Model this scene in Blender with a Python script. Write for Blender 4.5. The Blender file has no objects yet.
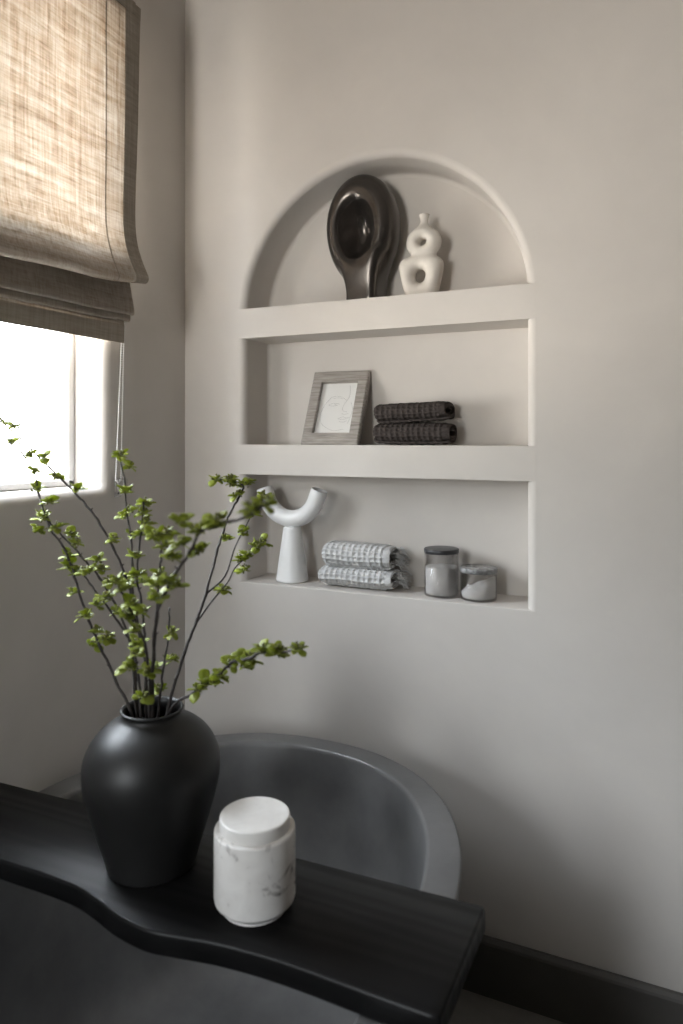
import bpy, bmesh, math, random
import numpy as np
from mathutils import Vector, Matrix
from mathutils.geometry import tessellate_polygon
R = math.radians
sc = bpy.context.scene
COL = sc.collection

# ------------------------------------------------------------------ camera
YAW = math.atan(318.5 / 700)
EYE = 1.39
cam_d = bpy.data.cameras.new('camera'); cam = bpy.data.objects.new('camera', cam_d); COL.objects.link(cam)
cam.location = (0, 0, EYE); cam.rotation_euler = (R(90), 0, YAW)
cam_d.sensor_fit = 'HORIZONTAL'; cam_d.sensor_width = 36; cam_d.lens = 700 * 36 / 683
cam_d.shift_y = -74 / 683
cam_d.clip_start = 0.02
cam_d.dof.use_dof = True; cam_d.dof.focus_distance = 1.85; cam_d.dof.aperture_fstop = 4.5
sc.camera = cam

# ------------------------------------------------------------------ sky
world = bpy.data.worlds.new('overcast_sky'); sc.world = world; world.use_nodes = True
nt = world.node_tree; nt.nodes.clear()
wo = nt.nodes.new('ShaderNodeOutputWorld'); bg = nt.nodes.new('ShaderNodeBackground')
tc = nt.nodes.new('ShaderNodeTexCoord'); sp = nt.nodes.new('ShaderNodeSeparateXYZ')
rp = nt.nodes.new('ShaderNodeValToRGB'); mr = nt.nodes.new('ShaderNodeMapRange')
mr.inputs['From Min'].default_value = -1; mr.inputs['From Max'].default_value = 1
nt.links.new(tc.outputs['Generated'], sp.inputs[0]); nt.links.new(sp.outputs['Z'], mr.inputs['Value'])
nt.links.new(mr.outputs[0], rp.inputs[0]); nt.links.new(rp.outputs[0], bg.inputs[0]); nt.links.new(bg.outputs[0], wo.inputs[0])
cr = rp.color_ramp
# bright cool overcast overhead; dim skyline and warm ground invented to shape wall light
cr.elements[0].position = 0.0; cr.elements[0].color = (.46, .428, .39, 1)
cr.elements[1].position = 1.0; cr.elements[1].color = (.56, .60, .65, 1)
for p_, c_ in ((.46, (.38, .355, .327, 1)), (.52, (.20, .20, .195, 1)), (.64, (.26, .27, .28, 1)), (.77, (.50, .535, .58, 1))):
    e = cr.elements.new(p_); e.color = c_
bg.inputs[1].default_value = 55.0

sc.view_settings.view_transform = 'Standard'; sc.view_settings.look = 'None'
sc.view_settings.gamma = 1; sc.view_settings.use_curve_mapping = False
sc.view_settings.exposure = 0.82
try:
    sc.cycles.max_bounces = 14; sc.cycles.diffuse_bounces = 8; sc.cycles.transparent_max_bounces = 12
    sc.cycles.caustics_reflective = False; sc.cycles.caustics_refractive = False
except Exception:
    pass

# ------------------------------------------------------------------ room numbers (metres)
XL, XR, YB, YN, ZC = -1.322, 4.0, 1.75, -1.6, 2.82        # left wall, right wall, back wall, near wall, ceiling
WY0, WY1, WZ0, WZ1, WREC = .72, 1.407, 1.262, 2.46, .10   # window opening in the left wall
NX0, NX1, NZ0, NZS, ND = -1.110, -.297, .970, 1.7385, .14  # niche
TOPZ, RIMZ = .657, .620                                   # bath board top, tub rim

# daylight comes in through the window opening; a portal only guides the sampling of the sky
def portal(name, loc, rot, sx, sy):
    d = bpy.data.lights.new(name, 'AREA'); d.shape = 'RECTANGLE'; d.size = sx; d.size_y = sy
    d.cycles.is_portal = True
    o = bpy.data.objects.new(name, d); COL.objects.link(o); o.location = loc; o.rotation_euler = rot
portal('window_portal', (XL - .165, (WY0 + WY1) / 2, (WZ0 + WZ1) / 2), (0, R(-90), 0), WZ1 - WZ0, WY1 - WY0)

# unseen window added for side fill, same wall, left of and behind the camera
VY0, VY1, VZ0, VZ1 = -1.20, -.88, .95, 2.35
portal('added_side_window_portal', (XL - .165, (VY0 + VY1) / 2, (VZ0 + VZ1) / 2), (0, R(-90), 0), VZ1 - VZ0, VY1 - VY0)

# narrow unseen window in the near wall, added to light the back wall
UX0, UX1, UZ0, UZ1 = -1.22, -.72, .95, 2.15
portal('added_near_window_portal', ((UX0 + UX1) / 2, YN - .14, (UZ0 + UZ1) / 2), (R(90), 0, 0), UX1 - UX0, UZ1 - UZ0)

# ------------------------------------------------------------------ material helpers
def mat(name):
    m = bpy.data.materials.new(name); m.use_nodes = True
    n = m.node_tree.nodes; b = n['Principled BSDF']
    return m, m.node_tree, b
def tex(t, kind, **kw):
    n = t.nodes.new(kind)
    for k, v in kw.items():
        if k in n.inputs: n.inputs[k].default_value = v
        else: setattr(n, k, v)
    return n
def mapped(t, scale=(1, 1, 1), coord='Object', rot=(0, 0, 0)):
    c = t.nodes.new('ShaderNodeTexCoord'); m = t.nodes.new('ShaderNodeMapping')
    m.inputs['Scale'].default_value = scale; m.inputs['Rotation'].default_value = rot
    t.links.new(c.outputs[coord], m.inputs[0]); return m
def ramp(t, src, stops):
    r = t.nodes.new('ShaderNodeValToRGB'); t.links.new(src, r.inputs[0]); c = r.color_ramp
    c.elements[0].position, c.elements[0].color = stops[0][0], (*stops[0][1], 1)
    c.elements[1].position, c.elements[1].color = stops[-1][0], (*stops[-1][1], 1)
    for p, k in stops[1:-1]:
        e = c.elements.new(p); e.color = (*k, 1)
    return r
def bump(t, b, h, strength, dist, prev=None):
    n = t.nodes.new('ShaderNodeBump'); n.inputs['Strength'].default_value = strength; n.inputs['Distance'].default_value = dist
    t.links.new(h, n.inputs['Height'])
    if prev: t.links.new(prev.outputs[0], n.inputs['Normal'])
    t.links.new(n.outputs[0], b.inputs['Normal']); return n
def noise_mat(name, c1, c2, scale, rough, bstr=.0, bdist=.002, bscale=None, detail=4, stretch=(1, 1, 1), lo=.3, hi=.7, spec=.5):
    m, t, b = mat(name)
    mp = mapped(t, stretch)
    n = tex(t, 'ShaderNodeTexNoise', Scale=scale, Detail=detail, Roughness=.6)
    t.links.new(mp.outputs[0], n.inputs[0])
    r = ramp(t, n.outputs['Fac'], [(lo, c1), (hi, c2)])
    t.links.new(r.outputs[0], b.inputs['Base Color']); b.inputs['Roughness'].default_value = rough
    b.inputs['Specular IOR Level'].default_value = spec
    if bstr:
        n2 = tex(t, 'ShaderNodeTexNoise', Scale=bscale or scale * 4, Detail=5)
        t.links.new(mp.outputs[0], n2.inputs[0]); bump(t, b, n2.outputs['Fac'], bstr, bdist)
    return m

M = {}
# limewashed plaster: two scales of soft mottling, faint trowel relief
def plaster(name, base):
    m, t, b = mat(name)
    mp = mapped(t, (1, 1, 1))
    n1 = tex(t, 'ShaderNodeTexNoise', Scale=2.2, Detail=6, Roughness=.55, Distortion=.6)
    n2 = tex(t, 'ShaderNodeTexNoise', Scale=14, Detail=4, Roughness=.6)
    for n in (n1, n2): t.links.new(mp.outputs[0], n.inputs[0])
    mx = t.nodes.new('ShaderNodeMath'); mx.operation = 'MULTIPLY_ADD'; mx.inputs[1].default_value = .25
    t.links.new(n2.outputs['Fac'], mx.inputs[0]); t.links.new(n1.outputs['Fac'], mx.inputs[2])
    r = ramp(t, mx.outputs[0], [(.40, tuple(x * .95 for x in base)), (.85, tuple(min(1, x * 1.05) for x in base))])
    t.links.new(r.outputs[0], b.inputs['Base Color']); b.inputs['Roughness'].default_value = .62
    b.inputs['Specular IOR Level'].default_value = .35
    n3 = tex(t, 'ShaderNodeTexNoise', Scale=5, Detail=3, Distortion=.8)
    n4 = tex(t, 'ShaderNodeTexNoise', Scale=70, Detail=3)
    for n in (n3, n4): t.links.new(mp.outputs[0], n.inputs[0])
    b1 = bump(t, b, n3.outputs['Fac'], .35, .006)
    bump(t, b, n4.outputs['Fac'], .12, .001, b1)
    return m
M['plaster'] = plaster('limewash_plaster', (.60, .568, .535))
M['dark_plaster'] = plaster('taupe_plaster', (.20, .19, .18))  # unseen right and near walls, darkened to cut bounced light
M['ceiling'] = plaster('ceiling_plaster', (.45, .43, .41))
M['base'] = noise_mat('baseboard_paint', (.070, .065, .060), (.085, .079, .073), 6, .5, .1)
M['floor'] = noise_mat('concrete_floor', (.16, .155, .145), (.24, .235, .22), 9, .6, .2, .001, 60, detail=8)
M['tub'] = noise_mat('charcoal_stone', (.085, .084, .084), (.135, .133, .133), 7, .36, .10, .001, 160, detail=8, spec=.5)
M['vase'] = noise_mat('matte_black_ceramic', (.009, .0088, .0088), (.014, .0137, .0137), 9, .45, .15, .0012, 60, detail=6, spec=.36)
M['black_glaze'] = noise_mat('gunmetal_glaze', (.075, .066, .060), (.105, .094, .086), 5, .25, .05, .001, 30)
M['black_glaze'].node_tree.nodes['Principled BSDF'].inputs['Metallic'].default_value = .75
M['bisque'] = noise_mat('white_bisque', (.66, .62, .57), (.74, .70, .65), 20, .75, .25, .0008, 120)
M['white_ceramic'] = noise_mat('white_ceramic', (.80, .80, .80), (.86, .86, .86), 10, .35, .1, .0006, 60)
M['steel'] = noise_mat('brushed_steel', (.5, .5, .5), (.6, .6, .6), 30, .3); M['steel'].node_tree.nodes['Principled BSDF'].inputs['Metallic'].default_value = 1
M['frame_white'] = noise_mat('window_white_paint', (.55, .54, .53), (.60, .59, .58), 8, .45)
M['dark_towel'] = noise_mat('charcoal_cotton', (.040, .033, .031), (.075, .064, .060), 260, .95, .6, .0012, 500, spec=.1)
M['light_towel'] = noise_mat('pale_grey_cotton', (.52, .52, .52), (.66, .66, .66), 260, .95, .6, .0012, 500, spec=.1)
M['bark'] = noise_mat('dark_bark', (.012, .009, .008), (.034, .025, .022), 120, .7, .4, .0008, 300)
M['bud'] = noise_mat('bud_green_brown', (.075, .075, .018), (.19, .20, .045), 300, .7)
M['paper'] = noise_mat('print_paper', (.74, .74, .73), (.78, .78, .77), 6, .7)
M['ink'] = noise_mat('drawing_ink', (.30, .30, .30), (.38, .38, .38), 50, .8)
M['salt'] = noise_mat('bath_salt', (.90, .89, .88), (.95, .945, .94), 420, .8, .7, .001, 500)
M['lid_black'] = noise_mat('dark_lid', (.022, .022, .024), (.045, .045, .048), 60, .38)

# marble jar: warm white with sparse grey veins and spots
m, t, b = mat('white_marble'); mp = mapped(t)
n1 = tex(t, 'ShaderNodeTexNoise', Scale=24, Detail=4, Roughness=.55, Distortion=.5)
t.links.new(mp.outputs[0], n1.inputs[0])
r = ramp(t, n1.outputs['Fac'], [(.32, (.13, .12, .115)), (.355, (.42, .40, .385)), (.40, (.69, .67, .65)), (.7, (.78, .765, .745))])
t.links.new(r.outputs[0], b.inputs['Base Color']); b.inputs['Roughness'].default_value = .42
b.inputs['Subsurface Weight'].default_value = .1; b.inputs['Subsurface Radius'].default_value = (.01, .01, .01)
M['marble'] = m
m, t, b = mat('grey_marbled_lid'); mp = mapped(t)
n1 = tex(t, 'ShaderNodeTexNoise', Scale=45, Detail=5, Roughness=.6, Distortion=1.5)
t.links.new(mp.outputs[0], n1.inputs[0])
r = ramp(t, n1.outputs['Fac'], [(.36, (.12, .12, .12)), (.52, (.24, .24, .24)), (.66, (.40, .40, .40))])
t.links.new(r.outputs[0], b.inputs['Base Color']); b.inputs['Roughness'].default_value = .2
M['lid_grey'] = m

# black stained timber with raised grain running along the board
m, t, b = mat('black_stained_timber'); mp = mapped(t, (1.0, 14, 14))
n1 = tex(t, 'ShaderNodeTexNoise', Scale=1.6, Detail=3, Distortion=1.2); t.links.new(mp.outputs[0], n1.inputs[0])
wv = tex(t, 'ShaderNodeTexWave', Scale=.8, Distortion=11.0, Detail=3); wv.bands_direction = 'Y'
wv.inputs['Detail Scale'].default_value = 1.2
t.links.new(mp.outputs[0], wv.inputs[0])
r = ramp(t, wv.outputs['Fac'], [(0, (.0035, .0035, .0037)), (1, (.0065, .0064, .0067))])
t.links.new(r.outputs[0], b.inputs['Base Color'])
rr = ramp(t, wv.outputs['Fac'], [(0, (.44,) * 3), (1, (.36,) * 3)]); t.links.new(rr.outputs[0], b.inputs['Roughness'])
bump(t, b, wv.outputs['Fac'], .13, .0006)
b.inputs['Specular IOR Level'].default_value = .16
M['board'] = m

# grey weathered wood for the picture frame, grain along X
m, t, b = mat('weathered_grey_wood'); mp = mapped(t, (1, 14, 14))
n1 = tex(t, 'ShaderNodeTexNoise', Scale=11, Detail=6, Roughness=.65); t.links.new(mp.outputs[0], n1.inputs[0])
r = ramp(t, n1.outputs['Fac'], [(.3, (.20, .18, .165)), (.5, (.33, .305, .28)), (.72, (.48, .45, .42))])
t.links.new(r.outputs[0], b.inputs['Base Color']); b.inputs['Roughness'].default_value = .65
bump(t, b, n1.outputs['Fac'], .3, .0008)
M['grey_wood'] = m

# woven linen, lets daylight through
def linen(name, c1, c2, trans, tcol):
    m = bpy.data.materials.new(name); m.use_nodes = True; t = m.node_tree
    for n in list(t.nodes):
        if n.type != 'OUTPUT_MATERIAL': t.nodes.remove(n)
    out = [n for n in t.nodes if n.type == 'OUTPUT_MATERIAL'][0]
    def thr(scale_vec, sc_):
        mp = mapped(t, scale_vec); n = tex(t, 'ShaderNodeTexNoise', Scale=sc_, Detail=3, Roughness=.6)
        t.links.new(mp.outputs[0], n.inputs[0]); return n.outputs['Fac']
    h = thr((1, .07, 1), 210); v = thr((1, 1, .05), 210)          # weft and warp threads
    h2 = thr((1, .06, 1), 75); v2 = thr((1, 1, .05), 80)          # slubs
    def add(a, b_, k=1.0):
        n = t.nodes.new('ShaderNodeMath'); n.operation = 'MULTIPLY_ADD'; n.inputs[1].default_value = k
        t.links.new(a, n.inputs[0]); t.links.new(b_, n.inputs[2]); return n.outputs[0]
    s = add(h, v); s = add(h2, s); s = add(v2, s, .8)
    mr = t.nodes.new('ShaderNodeMapRange'); mr.inputs['From Min'].default_value = 1.45; mr.inputs['From Max'].default_value = 2.35
    t.links.new(s, mr.inputs['Value'])
    r = ramp(t, mr.outputs[0], [(0, c1), (1, c2)])
    rt = ramp(t, mr.outputs[0], [(0, tcol[0]), (.5, tcol[1]), (1, tcol[2])])
    d = t.nodes.new('ShaderNodeBsdfDiffuse'); tr = t.nodes.new('ShaderNodeBsdfTranslucent')
    bp = t.nodes.new('ShaderNodeBump'); bp.inputs['Strength'].default_value = .5; bp.inputs['Distance'].default_value = .001
    t.links.new(s, bp.inputs['Height']); t.links.new(bp.outputs[0], d.inputs['Normal'])
    t.links.new(r.outputs[0], d.inputs[0]); t.links.new(rt.outputs[0], tr.inputs[0])
    ms = t.nodes.new('ShaderNodeMixShader'); ms.inputs[0].default_value = trans
    t.links.new(d.outputs[0], ms.inputs[1]); t.links.new(tr.outputs[0], ms.inputs[2])
    t.links.new(ms.outputs[0], out.inputs[0])
    return m
M['linen'] = linen('natural_linen', (.42, .36, .30), (.58, .53, .47), .50, ((.30, .235, .175), (.44, .395, .345), (.57, .545, .51)))
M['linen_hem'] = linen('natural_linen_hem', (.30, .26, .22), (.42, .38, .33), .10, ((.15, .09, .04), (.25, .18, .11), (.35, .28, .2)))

def glass(name, tint, refl=.5):
    m = bpy.data.materials.new(name); m.use_nodes = True; t = m.node_tree
    for n in list(t.nodes):
        if n.type != 'OUTPUT_MATERIAL': t.nodes.remove(n)
    out = [n for n in t.nodes if n.type == 'OUTPUT_MATERIAL'][0]
    tr = t.nodes.new('ShaderNodeBsdfTransparent'); tr.inputs[0].default_value = (*tint, 1)
    g = t.nodes.new('ShaderNodeBsdfGlossy'); g.inputs['Roughness'].default_value = .03
    fr = t.nodes.new('ShaderNodeFresnel'); fr.inputs[0].default_value = 1.45
    k = t.nodes.new('ShaderNodeMath'); k.operation = 'MULTIPLY'; k.inputs[1].default_value = refl
    t.links.new(fr.outputs[0], k.inputs[0])
    ms = t.nodes.new('ShaderNodeMixShader'); t.links.new(k.outputs[0], ms.inputs[0])
    t.links.new(tr.outputs[0], ms.inputs[1]); t.links.new(g.outputs[0], ms.inputs[2]); t.links.new(ms.outputs[0], out.inputs[0])
    return m
M['pane'] = glass('window_glass', (.97, .98, .98), .6)
M['smoke'] = glass('smoky_jar_glass', (.965, .962, .96), .5)

# leaves: bright, thin, light comes through them
def leafmat(name, c, tc_):
    m, t, b = mat(name); out = [n for n in t.nodes if n.type == 'OUTPUT_MATERIAL'][0]
    mp = mapped(t); n = tex(t, 'ShaderNodeTexNoise', Scale=60, Detail=2); t.links.new(mp.outputs[0], n.inputs[0])
    r = ramp(t, n.outputs['Fac'], [(.35, tuple(x * .72 for x in c)), (.65, c)])
    t.links.new(r.outputs[0], b.inputs['Base Color']); b.inputs['Roughness'].default_value = .48; b.inputs['Specular IOR Level'].default_value = .3
    tr = t.nodes.new('ShaderNodeBsdfTranslucent'); tr.inputs[0].default_value = (*tc_, 1)
    ms = t.nodes.new('ShaderNodeMixShader'); ms.inputs[0].default_value = .32
    t.links.new(b.outputs[0], ms.inputs[1]); t.links.new(tr.outputs[0], ms.inputs[2]); t.links.new(ms.outputs[0], out.inputs[0])
    return m
M['leaf'] = leafmat('spring_leaf', (.27, .315, .045), (.52, .60, .08))

# ------------------------------------------------------------------ object helpers
def obj(name, bm, m, parent=None, smooth=True, world_space=True):
    me = bpy.data.meshes.new(name); bm.normal_update(); bm.to_mesh(me); bm.free()
    if m: me.materials.append(m)
    if smooth: me.polygons.foreach_set('use_smooth', [True] * len(me.polygons))
    o = bpy.data.objects.new(name, me); COL.objects.link(o)
    if parent is not None:
        o.parent = parent
        w = world_of(parent)
        if world_space: me.transform(w.inverted())
    return o
def world_of(o):
    m = Matrix.LocRotScale(o.location, o.rotation_euler, o.scale)
    return (world_of(o.parent) @ m) if o.parent else m
def thing(name, label, cat, loc=(0, 0, 0), group=None):
    o = bpy.data.objects.new(name, None); COL.objects.link(o); o.location = loc; o.empty_display_size = .05
    o['label'] = label; o['category'] = cat
    if group: o['group'] = group
    return o
def tag(o, label, cat, group=None):
    o['label'] = label; o['category'] = cat
    if group: o['group'] = group
    return o
def struct(o): o['kind'] = 'structure'; return o
def crisp(o, ang=35):
    me = o.data
    try: me.set_sharp_from_angle(angle=R(ang))
    except Exception: pass
    return o
def box(bm, x0, x1, y0, y1, z0, z1, bev=0, seg=2):
    b = bmesh.new(); bmesh.ops.create_cube(b, size=1)
    bmesh.ops.scale(b, vec=(x1 - x0, y1 - y0, z1 - z0), verts=b.verts)
    bmesh.ops.translate(b, vec=((x0 + x1) / 2, (y0 + y1) / 2, (z0 + z1) / 2), verts=b.verts)
    if bev: bmesh.ops.bevel(b, geom=b.edges[:], offset=bev, segments=seg, affect='EDGES', profile=.5)
    me = bpy.data.meshes.new('tmp'); b.to_mesh(me); b.free(); bm.from_mesh(me); bpy.data.meshes.remove(me)
def rings(bm, rs, cap0=True, cap1=True, closed=True):
    vs = [[bm.verts.new(p) for p in r] for r in rs]
    n = len(vs[0])
    for a, b_ in zip(vs, vs[1:]):
        for i in range(n if closed else n - 1):
            j = (i + 1) % n
            bm.faces.new((a[i], a[j], b_[j], b_[i]))
    if cap0: bm.faces.new(vs[0][::-1])
    if cap1: bm.faces.new(vs[-1])
    return vs
def lathe(bm, prof, c=(0, 0, 0), seg=72, cap0=True, cap1=True):
    rings(bm, [[(c[0] + r * math.cos(2 * math.pi * i / seg), c[1] + r * math.sin(2 * math.pi * i / seg), c[2] + z) for i in range(seg)] for r, z in prof], cap0, cap1)
    bmesh.ops.recalc_face_normals(bm, faces=bm.faces)
def tube(bm, pts, rad, seg=8, cap=True):
    P = [Vector(p) for p in pts]; n = len(P)
    rd = rad if hasattr(rad, '__len__') else [rad] * n
    T = [(P[min(i + 1, n - 1)] - P[max(i - 1, 0)]).normalized() for i in range(n)]
    u = T[0].orthogonal().normalized(); rs = []
    for i in range(n):
        u = (u - T[i] * u.dot(T[i])).normalized(); w = T[i].cross(u)
        rs.append([tuple(P[i] + (u * math.cos(2 * math.pi * k / seg) + w * math.sin(2 * math.pi * k / seg)) * rd[i]) for k in range(seg)])
    rings(bm, rs, cap, cap)
def catmull(P, k=5):
    P = [Vector(p) for p in P]; Q = [P[0] * 2 - P[1]] + P + [P[-1] * 2 - P[-2]]; out = []
    for i in range(1, len(Q) - 2):
        a, b_, c, d = Q[i - 1], Q[i], Q[i + 1], Q[i + 2]
        for j in range(k):
            t = j / k
            out.append(.5 * ((2 * b_) + (c - a) * t + (2 * a - 5 * b_ + 4 * c - d) * t * t + (3 * b_ - a - 3 * c + d) * t ** 3))
    return out + [P[-1]]

# surface of a distance field on a grid (smooth organic ceramics)
def field_mesh(f, lo, hi, step, name, m, parent=None):
    ax = [np.arange(lo[i], hi[i] + step, step) for i in range(3)]
    X, Y, Z = np.meshgrid(*ax, indexing='ij'); V = f(X, Y, Z); S = V < 0
    nx, ny, nz = V.shape
    acc = np.zeros((nx - 1, ny - 1, nz - 1, 3)); cnt = np.zeros((nx - 1, ny - 1, nz - 1))
    for axis in range(3):
        for a in (0, 1):
            for b_ in (0, 1):
                sl0 = [None] * 3; sl1 = [None] * 3; oth = [i for i in range(3) if i != axis]
                N = (nx, ny, nz)
                sl0[axis] = slice(0, N[axis] - 1); sl1[axis] = slice(1, N[axis])
                for o_, q in zip(oth, (a, b_)): sl0[o_] = sl1[o_] = slice(q, N[o_] - 1 + q)
                v0, v1 = V[tuple(sl0)], V[tuple(sl1)]
                cross = (v0 < 0) != (v1 < 0)
                t = np.where(cross, v0 / np.where(cross, v0 - v1, 1), 0)
                off = np.zeros(v0.shape + (3,)); off[..., axis] = t
                off[..., oth[0]] = a; off[..., oth[1]] = b_
                acc += off * cross[..., None]; cnt += cross
    act = cnt > 0; idx = -np.ones(act.shape, int); idx[act] = np.arange(act.sum())
    cells = np.argwhere(act)
    pts = (cells + acc[act] / cnt[act][:, None]) * step + np.array([a[0] for a in ax])
    faces = []
    for axis in range(3):
        o1, o2 = [(1, 2), (2, 0), (0, 1)][axis]
        sl0 = [slice(1, -1)] * 3; sl1 = [slice(1, -1)] * 3
        sl0[axis] = slice(0, -1); sl1[axis] = slice(1, None)
        s0, s1 = S[tuple(sl0)], S[tuple(sl1)]
        for q in np.argwhere(s0 != s1):
            g = q + 1; g[axis] = q[axis]
            def cell(d1, d2):
                k = g.copy(); k[o1] -= d1; k[o2] -= d2; return int(idx[tuple(k)])
            fc = [cell(0, 0), cell(1, 0), cell(1, 1), cell(0, 1)]
            faces.append(fc if s0[tuple(q)] else fc[::-1])
    bm = bmesh.new(); vs = [bm.verts.new(p) for p in pts]
    for fc in faces:
        if min(fc) >= 0:
            try: bm.faces.new([vs[i] for i in fc])
            except ValueError: pass
    for _ in range(2): bmesh.ops.smooth_vert(bm, verts=bm.verts, factor=.5, use_axis_x=True, use_axis_y=True, use_axis_z=True)
    return obj(name, bm, m, parent)
def smin(a, b_, k):
    h = np.clip(.5 + .5 * (b_ - a) / k, 0, 1); return b_ * (1 - h) + a * h - k * h * (1 - h)
def smax(a, b_, k): return -smin(-a, -b_, k)
def rbox(X, Y, Z, c, h, r):
    q = [np.abs(A - c[i]) - (h[i] - r) for i, A in enumerate((X, Y, Z))]
    return np.sqrt(sum(np.maximum(a, 0) ** 2 for a in q)) + np.minimum(np.maximum(np.maximum(q[0], q[1]), q[2]), 0) - r
def ell(X, Y, Z, c, h, p=2.0):
    k = (np.abs((X - c[0]) / h[0]) ** p + np.abs((Y - c[1]) / h[1]) ** p + np.abs((Z - c[2]) / h[2]) ** p) ** (1 / p)
    return (k - 1) * min(h)

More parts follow.
